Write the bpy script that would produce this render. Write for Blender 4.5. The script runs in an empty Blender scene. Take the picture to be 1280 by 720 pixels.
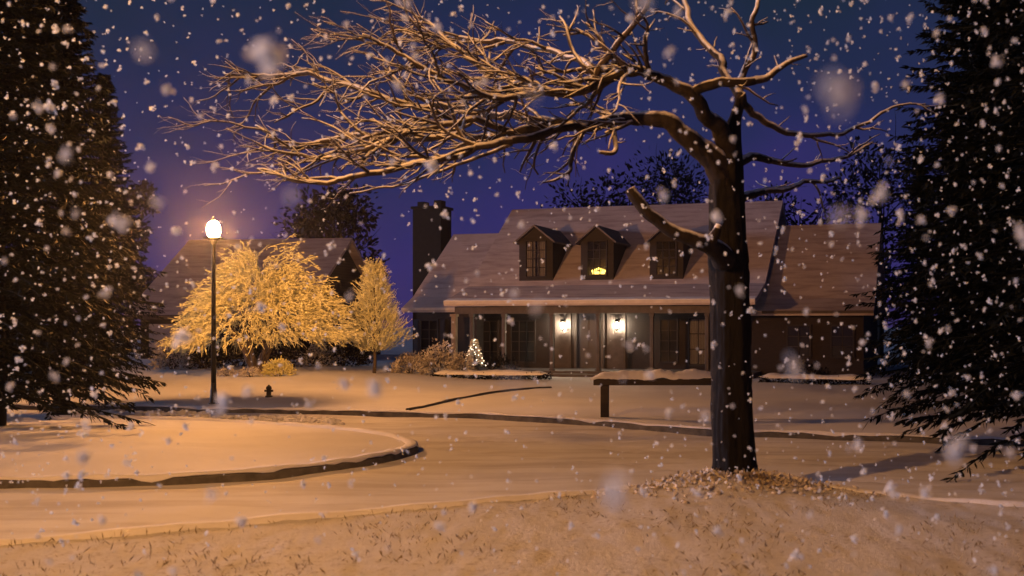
import bpy, math, random
from mathutils import Vector, Matrix, noise as mn
random.seed(11)
S = bpy.context.scene
COL = S.collection
R = math.radians
PI = math.pi

# ------------------------------------------------------------------ camera
F, H, CX, CY = 1256.0, 1.8, 832.0, 407.0
cam = bpy.data.cameras.new('camera')
co = bpy.data.objects.new('camera', cam); COL.objects.link(co)
co.location = (0, 0, H); co.rotation_euler = (R(90), 0, 0)
cam.sensor_width = 36; cam.lens = 36 * F / 1280
cam.shift_x = (640 - CX) / 1280; cam.shift_y = (CY - 360) / 1280
cam.clip_end = 2000; cam.clip_start = 0.05
cam.dof.use_dof = True; cam.dof.focus_distance = 24; cam.dof.aperture_fstop = 1.9
S.camera = co

def P(px, py, Y): return Vector(((px - CX) / F * Y, Y, H - (py - CY) / F * Y))
def G(px, py, z=0.0):
    Y = F * (H - z) / (py - CY)
    return Vector(((px - CX) / F * Y, Y, z))
def sm(v, a, b):
    t = min(1, max(0, (v - a) / (b - a))); return t * t * (3 - 2 * t)
def rnd(a, b): return random.uniform(a, b)
def interp(tab, x):
    if x <= tab[0][0]: return tab[0][1]
    for (x0, y0), (x1, y1) in zip(tab, tab[1:]):
        if x <= x1:
            t = (x - x0) / (x1 - x0); return y0 + (y1 - y0) * t
    return tab[-1][1]
def fbm(x, y, s=1.0, o=4): return mn.fractal(Vector((x * s, y * s, 3.7)), 1.0, 2.0, o)

# ------------------------------------------------------------------ materials
class NT:
    def __init__(s, name):
        s.m = bpy.data.materials.new(name); s.m.use_nodes = True
        s.t = s.m.node_tree; s.n = s.t.nodes
        s.b = s.n['Principled BSDF']; s.out = s.n['Material Output']
    def new(s, k, **kw):
        n = s.n.new(k)
        for a, v in kw.items(): setattr(n, a, v)
        return n
    def link(s, a, b): s.t.links.new(a, b)
    def coord(s, kind='Object'):
        return s.new('ShaderNodeTexCoord').outputs[kind]
    def noise(s, scale, detail=6, rough=.6, vec=None):
        n = s.new('ShaderNodeTexNoise'); n.inputs['Scale'].default_value = scale
        n.inputs['Detail'].default_value = detail; n.inputs['Roughness'].default_value = rough
        s.link(vec if vec is not None else s.coord(), n.inputs['Vector']); return n.outputs['Fac']
    def ramp(s, fac, stops):
        r = s.new('ShaderNodeValToRGB'); e = r.color_ramp.elements
        while len(e) < len(stops): e.new(.5)
        for k, (p, c) in enumerate(stops):
            e[k].position = p; e[k].color = (*c, 1) if len(c) == 3 else c
        s.link(fac, r.inputs['Fac']); return r.outputs['Color']
    def mix(s, f, a, b):
        n = s.new('ShaderNodeMix', data_type='RGBA')
        s.link(f, n.inputs[0]); s.link(a, n.inputs[6]); s.link(b, n.inputs[7]); return n.outputs[2]
    def math(s, op, a, b=None, c=None):
        n = s.new('ShaderNodeMath', operation=op)
        for k, v in enumerate((a, b, c)):
            if v is None: continue
            if isinstance(v, (int, float)): n.inputs[k].default_value = v
            else: s.link(v, n.inputs[k])
        return n.outputs[0]
    def bump(s, hgt, strength=.4, dist=.02):
        n = s.new('ShaderNodeBump'); n.inputs['Strength'].default_value = strength
        n.inputs['Distance'].default_value = dist; s.link(hgt, n.inputs['Height'])
        s.link(n.outputs['Normal'], s.b.inputs['Normal'])
    def scaled(s, sc, kind='Object'):
        m = s.new('ShaderNodeMapping'); m.inputs['Scale'].default_value = sc
        s.link(s.coord(kind), m.inputs['Vector']); return m.outputs['Vector']

def vary(name, c, amt=.3, scale=4, rough=.7, bump=.2, metal=0.0, stretch=(1, 1, 1)):
    t = NT(name); v = t.scaled(stretch)
    f = t.noise(scale, vec=v)
    lo = tuple(x * (1 - amt) for x in c); hi = tuple(min(1, x * (1 + amt)) for x in c)
    t.link(t.ramp(f, [(.3, lo), (.7, hi)]), t.b.inputs['Base Color'])
    t.b.inputs['Roughness'].default_value = rough; t.b.inputs['Metallic'].default_value = metal
    if bump: t.bump(t.noise(scale * 5, vec=v), bump, .01)
    return t.m

def snow_mat(name, c=(.80, .82, .86), fine=9, b=.5, dirt=None, dirt_lo=.62, dirt_hi=.72, dscale=7, streak=None):
    t = NT(name)
    f = t.noise(fine * .12, 5)
    col = t.ramp(f, [(.3, tuple(x * .86 for x in c)), (.7, c)])
    if dirt:
        d = t.noise(dscale, 8, .72)
        dm = t.math('MULTIPLY', t.ramp(d, [(dirt_lo, (0, 0, 0)), (dirt_hi, (1, 1, 1))]), t.ramp(t.noise(.55, 3), [(.38, (0, 0, 0)), (.62, (1, 1, 1))]))
        dc = t.new('ShaderNodeRGB'); dc.outputs[0].default_value = (*dirt, 1)
        col = t.mix(dm, col, dc.outputs[0])
    if streak:
        sv = t.scaled(streak[0]); sf = t.noise(streak[1], 5, .6, sv)
        dc = t.new('ShaderNodeRGB'); dc.outputs[0].default_value = (*streak[2], 1)
        col = t.mix(t.ramp(sf, [(.46, (0, 0, 0)), (.66, (.65, .65, .65))]), col, dc.outputs[0])
    t.link(col, t.b.inputs['Base Color'])
    t.b.inputs['Roughness'].default_value = .75
    t.b.inputs['Specular IOR Level'].default_value = .25
    t.bump(t.math('ADD', t.noise(fine, 8, .7), t.math('MULTIPLY', t.noise(fine * 7, 4), .35)), b, .03)
    return t.m

def bark_snow(name, bark, lo=.25, hi=.55, snow=(.8, .8, .82), scale=14):
    t = NT(name)
    g = t.new('ShaderNodeNewGeometry'); sx = t.new('ShaderNodeSeparateXYZ'); t.link(g.outputs['Normal'], sx.inputs[0])
    v = t.scaled((1, 1, .25))
    bn = t.noise(scale, 8, .7, v)
    fac = t.math('ADD', sx.outputs['Z'], t.math('MULTIPLY', t.math('SUBTRACT', t.noise(9, 4), .5), .6))
    k = t.ramp(fac, [(lo, (0, 0, 0)), (hi, (1, 1, 1))])
    b = t.ramp(bn, [(.3, tuple(x * .5 for x in bark)), (.7, tuple(x * 1.5 for x in bark))])
    sc = t.new('ShaderNodeRGB'); sc.outputs[0].default_value = (*snow, 1)
    t.link(t.mix(k, b, sc.outputs[0]), t.b.inputs['Base Color'])
    t.b.inputs['Roughness'].default_value = .85
    t.b.inputs['Specular IOR Level'].default_value = .2
    t.bump(bn, .8, .03)
    return t.m

def emit(name, c, s):
    t = NT(name); t.b.inputs['Base Color'].default_value = (*c, 1)
    t.b.inputs['Emission Color'].default_value = (*c, 1); t.b.inputs['Emission Strength'].default_value = s
    return t.m

def leafy(name, a, b, rough=.7, trans=0.0):
    t = NT(name)
    t.link(t.ramp(t.noise(2.5, 5), [(.3, a), (.7, b)]), t.b.inputs['Base Color'])
    t.b.inputs['Roughness'].default_value = rough; t.b.inputs['Specular IOR Level'].default_value = .08
    return t.m

M = {}
M['ground'] = snow_mat('ground snow')
M['road'] = snow_mat('packed road snow', (.70, .71, .74), 6, .35, streak=((.35, 2.2, 1), 1.1, (.42, .40, .40)))
M['lawn'] = snow_mat('lawn snow', (.80, .81, .85), 5, .45, dirt=(.22, .17, .11), dirt_lo=.64, dirt_hi=.76, dscale=5)
M['verge'] = snow_mat('verge snow', (.80, .80, .80), 26, 1.0, dirt=(.20, .145, .08), dirt_lo=.54, dirt_hi=.66, dscale=17)
M['kerb'] = vary('kerb concrete', (.10, .095, .09), .4, 6, .9, .4)
M['cap'] = snow_mat('snow cap', (.82, .83, .87), 8, .6)
M['trunk'] = bark_snow('dark trunk bark', (.007, .006, .007), .75, 1.05, scale=16)
M['limb'] = bark_snow('snowy limb bark', (.04, .030, .025), .0, .42)
M['bough'] = bark_snow('dark bough bark with snow on top', (.018, .014, .013), .38, .72)
M['twigsnow'] = bark_snow('frosted twig', (.30, .25, .20), .05, .5, snow=(.82, .81, .8))
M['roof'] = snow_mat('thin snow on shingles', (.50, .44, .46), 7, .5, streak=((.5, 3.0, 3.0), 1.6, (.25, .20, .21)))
M['dormroof_shaded'] = snow_mat('thin snow and painted shade on dormer shingles', (.16, .14, .15), 7, .5, streak=((.5, 3.5, 3.5), 1.3, (.06, .05, .055)))  # roof snow darkened: shade of the unlit slopes put into the colour
t = NT('dark brown brick')
br = t.new('ShaderNodeTexBrick'); br.inputs['Scale'].default_value = 4.2
br.inputs['Color1'].default_value = (.024, .015, .016, 1); br.inputs['Color2'].default_value = (.016, .011, .013, 1)
br.inputs['Mortar'].default_value = (.03, .023, .024, 1); br.inputs['Mortar Size'].default_value = .015
mp = t.new('ShaderNodeMapping'); mp.inputs['Rotation'].default_value = (R(90), 0, 0); t.link(t.coord(), mp.inputs['Vector'])
t.link(mp.outputs['Vector'], br.inputs['Vector']); t.link(br.outputs['Color'], t.b.inputs['Base Color'])
t.b.inputs['Roughness'].default_value = .85; M['wall'] = t.m
M['siding'] = vary('dark siding', (.022, .017, .02), .3, 2, .8, .2, stretch=(.3, .3, 6))
M['trim'] = vary('weathered trim and shaded columns', (.075, .06, .06), .25, 5, .7, .1)
M['fascia'] = vary('pale fascia board', (.55, .50, .48), .15, 3, .6, .1)
M['column'] = vary('painted porch column', (.24, .18, .13), .25, 5, .6, .1)
M['dark'] = vary('dark painted metal', (.016, .015, .015), .3, 8, .5, .1, metal=.3)
M['wood'] = vary('dark wet timber', (.035, .026, .02), .4, 6, .8, .5, stretch=(.2, 1, 1))
M['door'] = vary('dark panelled door', (.03, .028, .045), .2, 4, .45, .05)
M['curtain'] = vary('pale curtain', (.78, .74, .72), .25, 9, .9, .2, stretch=(6, 1, .3))
M['chimney'] = vary('near-black chimney brick', (.006, .006, .009), .4, 6, .9, .5)  # one near-black tone over the whole chimney
M['garage'] = vary('pale garage door', (.42, .42, .45), .1, 3, .6, .1)
t = NT('window glass'); t.b.inputs['Base Color'].default_value = (.02, .02, .03, 1); t.b.inputs['Roughness'].default_value = .08
gl = t.n.new('ShaderNodeBsdfTransparent'); ms = t.n.new('ShaderNodeMixShader'); ms.inputs[0].default_value = .35
t.link(gl.outputs[0], ms.inputs[1]); t.link(t.b.outputs[0], ms.inputs[2]); t.link(ms.outputs[0], t.out.inputs['Surface'])
t.link(t.ramp(t.noise(3), [(0, (.06,) * 3), (1, (.16,) * 3)]), t.b.inputs['Roughness']); M['glass'] = t.m
t = NT('dark window glass'); t.b.inputs['Base Color'].default_value = (.012, .012, .02, 1)
t.link(t.ramp(t.noise(3), [(0, (.05,) * 3), (1, (.2,) * 3)]), t.b.inputs['Roughness']); M['darkglass'] = t.m
M['needles'] = leafy('dark conifer needles', (.004, .006, .008), (.009, .013, .013))
M['darkleaf'] = leafy('dark winter foliage', (.006, .006, .009), (.013, .012, .015))
M['frostleaf'] = leafy('snowy twig foliage', (.5, .42, .30), (.85, .82, .76))
M['frostpale'] = leafy('snow on shrub leaves', (.20, .16, .12), (.78, .76, .74))
M['litter'] = leafy('snow and leaf litter', (.30, .24, .16), (.85, .83, .80))
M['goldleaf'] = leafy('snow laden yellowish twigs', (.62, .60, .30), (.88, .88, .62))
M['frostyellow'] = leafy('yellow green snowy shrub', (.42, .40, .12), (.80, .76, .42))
M['stem'] = vary('brown stem', (.07, .05, .035), .3, 9, .9, .4)
M['grassblade'] = leafy('dead grass', (.12, .09, .05), (.30, .24, .14))
SOD = (1.0, .41, .11)
M['lampglobe'] = emit('sodium lamp globe', SOD, 4000)
M['nearglobe'] = emit('near sodium lamp globe', (1.0, .42, .095), 4300)
M['lantern'] = emit('warm lantern glass', (1.0, .80, .52), 700)
M['flame'] = emit('candle flame', (1.0, .66, .12), 9)
M['fairy'] = emit('fairy light bulb', (1.0, .82, .58), 6)
t = NT('snowflake'); t.b.inputs['Base Color'].default_value = (.80, .88, .97, 1); t.b.inputs['Roughness'].default_value = .9
tr = t.n.new('ShaderNodeBsdfTranslucent'); tr.inputs[0].default_value = (.80, .88, .97, 1)
ms = t.n.new('ShaderNodeMixShader'); ms.inputs[0].default_value = .5
t.link(t.ramp(t.noise(40), [(.2, (.66, .74, .86)), (.8, (.86, .92, .98))]), t.b.inputs['Base Color'])
t.link(t.b.outputs[0], ms.inputs[1]); t.link(tr.outputs[0], ms.inputs[2]); t.link(ms.outputs[0], t.out.inputs['Surface']); M['flake'] = t.m

# ------------------------------------------------------------------ mesh helpers
class MB:
    def __init__(s): s.v = []; s.f = []
    def poly(s, pts):
        b = len(s.v); s.v += [tuple(p) for p in pts]; s.f.append(tuple(range(b, b + len(pts))))
    def box(s, x0, x1, y0, y1, z0, z1):
        b = len(s.v)
        s.v += [(x0,y0,z0),(x1,y0,z0),(x1,y1,z0),(x0,y1,z0),(x0,y0,z1),(x1,y0,z1),(x1,y1,z1),(x0,y1,z1)]
        for q in ((0,3,2,1),(4,5,6,7),(0,1,5,4),(1,2,6,5),(2,3,7,6),(3,0,4,7)): s.f.append(tuple(b + i for i in q))
    def prism(s, poly, d):
        n = len(poly); b = len(s.v); d = Vector(d)
        s.v += [tuple(p) for p in poly] + [tuple(Vector(p) + d) for p in poly]
        s.f.append(tuple(b + i for i in range(n))[::-1]); s.f.append(tuple(b + n + i for i in range(n)))
        for i in range(n):
            j = (i + 1) % n; s.f.append((b + i, b + j, b + n + j, b + n + i))
    def tube(s, pts, rad, sides=6, cap=True, jit=0.0):
        pts = [Vector(p) for p in pts]; n = len(pts)
        if n < 2: return
        d0 = (pts[1] - pts[0]).normalized()
        u = d0.orthogonal().normalized()
        b = len(s.v)
        for i in range(n):
            d = (pts[min(i + 1, n - 1)] - pts[max(i - 1, 0)])
            d = d.normalized() if d.length > 1e-9 else d0
            u = (u - d * u.dot(d)); u = u.normalized() if u.length > 1e-6 else d.orthogonal().normalized()
            w = d.cross(u)
            for k in range(sides):
                a = 2 * PI * k / sides; r = rad[i] * (1 + (rnd(-jit, jit) if jit else 0))
                s.v.append(tuple(pts[i] + u * (math.cos(a) * r) + w * (math.sin(a) * r)))
        for i in range(n - 1):
            for k in range(sides):
                k2 = (k + 1) % sides
                s.f.append((b + i*sides + k, b + i*sides + k2, b + (i+1)*sides + k2, b + (i+1)*sides + k))
        if cap:
            s.f.append(tuple(b + k for k in range(sides))[::-1])
            s.f.append(tuple(b + (n-1)*sides + k for k in range(sides)))
    def lathe(s, prof, seg=16, c=(0, 0, 0)):
        b = len(s.v); n = len(prof)
        for r, z in prof:
            for k in range(seg):
                a = 2 * PI * k / seg; s.v.append((c[0] + r * math.cos(a), c[1] + r * math.sin(a), c[2] + z))
        for i in range(n - 1):
            for k in range(seg):
                k2 = (k + 1) % seg
                s.f.append((b + i*seg + k, b + i*seg + k2, b + (i+1)*seg + k2, b + (i+1)*seg + k))
        s.f.append(tuple(b + k for k in range(seg))[::-1]); s.f.append(tuple(b + (n-1)*seg + k for k in range(seg)))
    def leaf(s, p, d, l, w):
        d = d.normalized(); q = Vector((rnd(-1,1), rnd(-1,1), rnd(-1,1))); u = d.cross(q)
        u = u.normalized() * w if u.length > 1e-6 else d.orthogonal().normalized() * w
        b = len(s.v)
        s.v += [tuple(p), tuple(p + d*l*.5 + u), tuple(p + d*l), tuple(p + d*l*.5 - u)]
        s.f.append((b, b+1, b+2, b+3))
    def blob(s, c, r, seed=0, lat=5, lon=8, amp=.3, sq=(1, 1, 1)):
        b = len(s.v); c = Vector(c)
        rows = []
        for i in range(lat + 1):
            th = PI * i / lat; ring = []
            for k in range(lon if 0 < i < lat else 1):
                ph = 2 * PI * k / lon
                d = Vector((math.sin(th)*math.cos(ph), math.sin(th)*math.sin(ph), math.cos(th)))
                rr = r * (1 + amp * mn.noise(d * 1.7 + Vector((seed * 7.3, seed * 1.9, seed))) * 1.6)
                ring.append(len(s.v)); s.v.append(tuple(c + Vector((d.x*sq[0], d.y*sq[1], d.z*sq[2])) * rr))
            rows.append(ring)
        for i in range(lat):
            A, B = rows[i], rows[i + 1]
            for k in range(lon):
                k2 = (k + 1) % lon
                if len(A) == 1: s.f.append((A[0], B[k], B[k2]))
                elif len(B) == 1: s.f.append((A[k], B[0], A[k2]))
                else: s.f.append((A[k], B[k], B[k2], A[k2]))
    def build(s, name, mat, parent=None, smooth=False, bevel=0):
        me = bpy.data.meshes.new(name); me.from_pydata(s.v, [], s.f); me.update()
        if smooth: me.polygons.foreach_set('use_smooth', [True] * len(me.polygons))
        me.materials.append(mat)
        o = bpy.data.objects.new(name, me); COL.objects.link(o)
        if parent: o.parent = parent
        if bevel:
            mo = o.modifiers.new('bevel', 'BEVEL'); mo.width = bevel; mo.segments = 2; mo.limit_method = 'ANGLE'
        return o

def tag(o, label=None, cat=None, group=None, kind=None):
    if label: o['label'] = label
    if cat: o['category'] = cat
    if group: o['group'] = group
    if kind: o['kind'] = kind
    return o
def thing(name, label, cat, loc, rz=0, group=None):
    o = bpy.data.objects.new(name, None); COL.objects.link(o)
    o.location = loc; o.rotation_euler = (0, 0, rz); o.empty_display_size = .2
    return tag(o, label, cat, group)
def kids(o): return [c for c in bpy.data.objects if c.parent == o]
def copy_tree(o, parent=None):
    c = o.copy(); COL.objects.link(c); c.parent = parent
    for ch in kids(o): copy_tree(ch, c)
    return c
def struct(o): o['kind'] = 'structure'; return o

# ------------------------------------------------------------------ ground, road, lawns
def grid(xs, ys, fz):
    m = MB(); nx = len(xs); ny = len(ys)
    for y in ys:
        for x in xs: m.v.append((x, y, fz(x, y)))
    for j in range(ny - 1):
        for i in range(nx - 1):
            a = j*nx + i; m.f.append((a, a+1, a+nx+1, a+nx))
    return m
def lin(a, b, n): return [a + (b - a) * i / (n - 1) for i in range(n)]

g = MB(); g.poly([(-700,-300,-.06),(700,-300,-.06),(700,900,-.06),(-700,900,-.06)])
struct(g.build('ground', M['ground']))

# edges as curves in world, taken from where the kerbs stand
far_edge = [(-40, 22.6)] + [(G(px, py)[0], G(px, py)[1]) for px, py in ((60,512),(180,514),(300,517),(450,520),(600,524),(750,533),(890,545),(1000,549),(1150,554),(1280,558))] + [(40, 12.0)]
near_edge = [(-40, 5.2), (-12, 6.9)] + [(G(px, py)[0], G(px, py)[1]) for px, py in ((0,697),(250,676),(500,652),(700,634),(820,622),(930,612),(1010,622),(1100,632),(1200,641),(1280,648))] + [(9, 9.0), (40, 5.0)]
far_edge.sort(); near_edge.sort()
def fe(x): return interp(far_edge, x)
def ne(x): return interp(near_edge, x)
def roadz(x, y):
    z = .018 * fbm(x, y, .8) + .012 * fbm(x * .4, y * 3, .8)
    d = fe(x) - y + .10 * fbm(x, 3.3, .35)
    for o in (1.15, 2.55, 2.95, 4.35):
        g_ = math.exp(-((d - o) / .13) ** 2); r_ = math.exp(-((d - o - .24) / .10) ** 2)
        z += (-.045 * g_ + .022 * r_) * (.7 + .6 * fbm(x, o, 1.3))
    return z
struct(grid(lin(-26, 24, 220), lin(6, 24, 260), roadz).build('road', M['road'], smooth=True))
def rise(x, y): return .32 * sm(-x, 5.5, 11) * sm(y, 23, 31)
TREE = G(919, 605, .12)
def lawnz(x, y):
    e = fe(x); k = sm(y - e, -.02, .22)
    return .07 + .045 * k + rise(x, y) + .035 * fbm(x, y, .5) * k + .012 * fbm(x, y, 2.3) * k
def vergez(x, y):
    e = ne(x); k = sm(e - y, -.02, .22)
    d = math.hypot(x - TREE.x + .05, (y - TREE.y + .25) * 1.5)
    mound = .13 * math.exp(-(d / .85) ** 2)
    return .08 + .05 * k + mound * k + (.014 * fbm(x, y, .7) + .006 * fbm(x, y, 3.2) + .010 * fbm(x, y, 11)) * k
def strip(xs, vs, fy, fz):
    m = MB(); nx = len(xs)
    for v in vs:
        for x in xs:
            y = fy(x, v); m.v.append((x, y, fz(x, y)))
    for j in range(len(vs) - 1):
        for i in range(nx - 1):
            a = j*nx + i; m.f.append((a, a+1, a+nx+1, a+nx))
    return m
vs = [0, .002, .004, .007, .012, .02, .03] + lin(.045, 1, 75)
struct(strip(lin(-45, 40, 260), vs, lambda x, v: fe(x) + .14 + v * (95 - fe(x)), lawnz).build('front_lawn', M['lawn'], smooth=True))
vs = [0, .006, .012, .02, .03] + lin(.04, 1, 100)
xs = lin(-24, -7, 40) + lin(-6.9, 4.5, 220) + lin(4.7, 24, 40)
struct(strip(xs, vs, lambda x, v: ne(x) - .14 - v * (ne(x) + 4), vergez).build('near_lawn', M['verge'], smooth=True))
def kerb(path, name, w=.15, z1=.13, side=1, closed=False):
    """a kerb with a dark face, plus a snow cap lying on it"""
    k = MB(); c = MB(); n = len(path)
    rowsk = []; rowsc = []
    for i in range(n):
        p = Vector((*path[i], 0)); q0 = Vector((*path[max(i-1,0)], 0)); q1 = Vector((*path[min(i+1,n-1)], 0))
        d = (q1 - q0).normalized(); nn = Vector((-d.y, d.x, 0)) * side
        zz = z1 + .012 * fbm(p.x, p.y, 1.5)
        cz = .035 + .02 * fbm(p.x + 9, p.y, 2.0)
        rowsk.append([p + Vector((0,0,-.05)), p + nn*.015 + Vector((0,0,zz-.02)), p + nn*.035 + Vector((0,0,zz)), p + nn*w + Vector((0,0,zz)), p + nn*w + Vector((0,0,-.05))])
        o = .012 * fbm(p.x, p.y + 4, 3)
        sp_ = max(0, fbm(p.x, p.y, 3.4)) * .06
        rowsc.append([p + nn*(.02+o-sp_*.35) + Vector((0,0,zz+.004-sp_)), p + nn*(.012+o-sp_*.25) + Vector((0,0,zz+cz*.5-sp_*.3)), p + nn*(.05+o) + Vector((0,0,zz+cz)), p + nn*(w+.02) + Vector((0,0,zz+cz*.9)), p + nn*(w+.06) + Vector((0,0,zz-.03))])
    for m, rows in ((k, rowsk), (c, rowsc)):
        L = len(rows[0])
        for r in rows: m.v += [tuple(p) for p in r]
        for i in range(n - 1):
            for j in range(L - 1): m.f.append((i*L+j, (i+1)*L+j, (i+1)*L+j+1, i*L+j+1))
    struct(k.build(name, M['kerb'], smooth=False))
    struct(c.build('kerb_snow', M['cap'], smooth=True))
xs = lin(-30, 20, 200)
kerb([(x, fe(x)) for x in xs], 'far_kerb', z1=.095, side=1)
xs = lin(-14, 14, 220)
kerb([(x, ne(x)) for x in xs], 'near_kerb', side=-1)

# island in the road
isl_px = [(-420,606),(-200,609),(0,611),(120,610),(230,606),(330,599),(420,589),(480,579),(512,570),(524,564),(516,557),(490,550),(440,543),(370,537),(290,532),(200,529),(100,527),(-50,525),(-300,523)]
pts = [G(px, py) for px, py in isl_px]
def catmull(pts, n):
    out = []; N = len(pts)
    for i in range(N - 1):
        p0, p1, p2, p3 = pts[max(i-1,0)], pts[i], pts[i+1], pts[min(i+2,N-1)]
        for k in range(n):
            t = k / n
            out.append(.5*((2*p1) + (p2-p0)*t + (2*p0-5*p1+4*p2-p3)*t*t + (3*p1-p0-3*p2+p3)*t**3))
    out.append(pts[-1]); return out
ring = catmull(pts, 8)
kerb([(p.x, p.y) for p in ring], 'island_kerb', w=.15, z1=.095, side=1)
ic = Vector((-13.5, 14.0, 0))
im = MB(); fr = [0, .3, .5, .7, .82, .9, .95, .98, 1.0]
for p in ring:
    d = (p - ic); d = d - d.normalized() * .13
    for f in fr:
        q = ic + d * f; edge = 1 - f
        im.v.append((q.x, q.y, .09 + .09 * sm(edge, 0, .6) + (.03 * fbm(q.x, q.y, .6) + .012 * fbm(q.x, q.y, 3)) * sm(edge, 0, .1)))
L = len(fr)
for i in range(len(ring) - 1):
    for j in range(L - 1): im.f.append((i*L+j, i*L+j+1, (i+1)*L+j+1, (i+1)*L+j))
struct(im.build('island_lawn', M['lawn'], smooth=True))

# walkway edge curving up to the porch
we = catmull([G(px, py, .15) for px, py in ((512,511),(545,503),(590,494),(640,487.5),(690,482.5))], 8)
kb = MB()
for a in we: pass
L = 5
for i, p in enumerate(we):
    q0 = we[max(i-1,0)]; q1 = we[min(i+1,len(we)-1)]; d = (q1-q0).normalized(); nn = Vector((-d.y, d.x, 0)); z = lawnz(p.x, p.y)
    hgt = .035
    for o, zz in ((0,-.08),(.01,hgt),(.04,hgt+.01),(.08,hgt),(.10,-.08)): kb.v.append((p.x+nn.x*o, p.y+nn.y*o, z+zz))
for i in range(len(we)-1):
    for j in range(L-1): kb.f.append((i*L+j, (i+1)*L+j, (i+1)*L+j+1, i*L+j+1))
struct(kb.build('path_edging', M['kerb'], smooth=True))

# clods of snow: ploughed line by the far kerb and litter on the mound round the tree
cl = MB()
for i in range(520):
    a = rnd(0, 2*PI); r = abs(random.gauss(0, .55)) + .1
    x = TREE.x - .05 + math.cos(a) * r * 1.5; y = TREE.y - .25 + math.sin(a) * r * .7
    if y > ne(x) + .02: continue
    s = rnd(.010, .034); cl.blob((x, y, vergez(x, y) + s*.25), s, i, 5, 7, .6, (rnd(.8,1.6), rnd(.8,1.4), .7))
    for q in range(4): cl.leaf(Vector((x + rnd(-.12,.12), y + rnd(-.08,.08), vergez(x, y) + rnd(0,.03))), Vector((rnd(-1,1), rnd(-1,1), rnd(-.1,.9))), rnd(.03,.075), rnd(.008,.02))
tag(cl.build('snow_clumps', M['litter'], smooth=True), 'crumbly snow and leaf litter heaped round the foot of the bare tree', 'snow clumps', kind='stuff')
c2 = MB()
for i in range(330):
    px = rnd(140, 430); py = 519 + (px - 140) * .030 + random.gauss(0, 2.0); p = G(px, max(py, 516), 0)
    if p.y > fe(p.x) - .08: continue
    s = rnd(.02, .06) * (1.2 if px < 260 else .8); c2.blob((p.x, p.y, .01 + s*.3), s, i, 4, 6, .5, (1.4, 1, .8))
tag(c2.build('ploughed_snow', M['cap'], smooth=False), 'low broken ridge of ploughed snow lumps along the far kerb', 'ploughed snow', kind='stuff')
gr = MB()
for i in range(12000):
    x = rnd(-6.5, 4.5); y = rnd(4.5, 11.0)
    if y > ne(x) - .2: continue
    if fbm(x + 31, y, 1.1) < rnd(-.15, .35): continue
    z = vergez(x, y); hgt = rnd(.02, .085)
    d = Vector((rnd(-1.3,1.3), rnd(-.9,.9), 1)).normalized()
    gr.leaf(Vector((x, y, z - .004)), d, hgt, rnd(.002, .006))
tag(gr.build('grass', M['grassblade']), 'dead grass tips poking through the snow in the foreground', 'grass', kind='stuff')

# ------------------------------------------------------------------ street lamps
def make_lamp(globe, label, dz=0.0, shade_dish=.235):
    r = thing('street_lamp', label, 'street lamp', (0,0,0), 0, 'post top street lamps beside the road')
    b = MB(); b.lathe([(.11,0),(.11,.04),(.075,.07),(.068,.30),(.055,.38),(.053,.5)], 16); b.build('base', M['dark'], r, True)
    p = MB(); p.lathe([(.052,.48),(.038,3.45+dz),(.038,3.5+dz)], 14); p.build('pole', M['dark'], r, True)
    c = MB(); c.lathe([(.045,3.46),(.07,3.50),(.08,3.54),(shade_dish-.015,3.585),(shade_dish,3.60),(.07,3.601)], 16, (0,0,dz)); c.build('shade_collar', M['dark'], r, True)  # dish below the globe added to hold light off the nearby ground
    g = MB(); g.lathe([(.07,3.602),(.105,3.65),(.128,3.71),(.135,3.78),(.12,3.86),(.085,3.93),(.04,3.96)], 16, (0,0,dz)); g.build('globe', globe, r, True)
    k = MB(); k.lathe([(.055,3.955),(.05,3.985),(.02,4.01),(.012,4.05),(.004,4.06)], 12, (0,0,dz)); k.build('finial', M['dark'], r, True)
    return r
l1 = make_lamp(M['lampglobe'], 'glowing orange street lamp on a dark post beside the snow laden golden tree')
lp = P(267, 505, 21.6); l1.location = (lp.x, lp.y, lawnz(lp.x, lp.y) - .03)
l2 = make_lamp(M['nearglobe'], 'orange street lamp standing nearest to the foreground lawn, lighting the near road', 2.7, .10)
l2.location = (-5.9, 3.7, .1)

# ------------------------------------------------------------------ the house
TH = R(15.5)
HB = .12
HO = Vector((P(640, 470, 34.5).x, 34.5, HB))
hx = Vector((math.cos(TH), -math.sin(TH), 0)); hy = Vector((math.sin(TH), math.cos(TH), 0))
def HL(px, py, ly):
    d = Vector(((px - CX) / F, 1, -(py - CY) / F)); o = Vector((0, 0, H))
    t = ((HO + hy * ly) - o).dot(hy) / d.dot(hy)
    q = o + d * t - HO
    return q.dot(hx), q.z
def solve_y(px, py, x, lo=-5, hi=20):
    for _ in range(50):
        m = (lo + hi) / 2
        if HL(px, py, m)[0] < x: lo = m   # placeholder orientation, checked below
        else: hi = m
    return m
house = thing('house', 'long dark brick house with three roof dormers and a lit porch behind the lawn', 'house', HO, -TH)

xm0, ze = HL(555, 377, -.4)
yb = 1.45; _, zb = HL(587, 358, yb)
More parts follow.
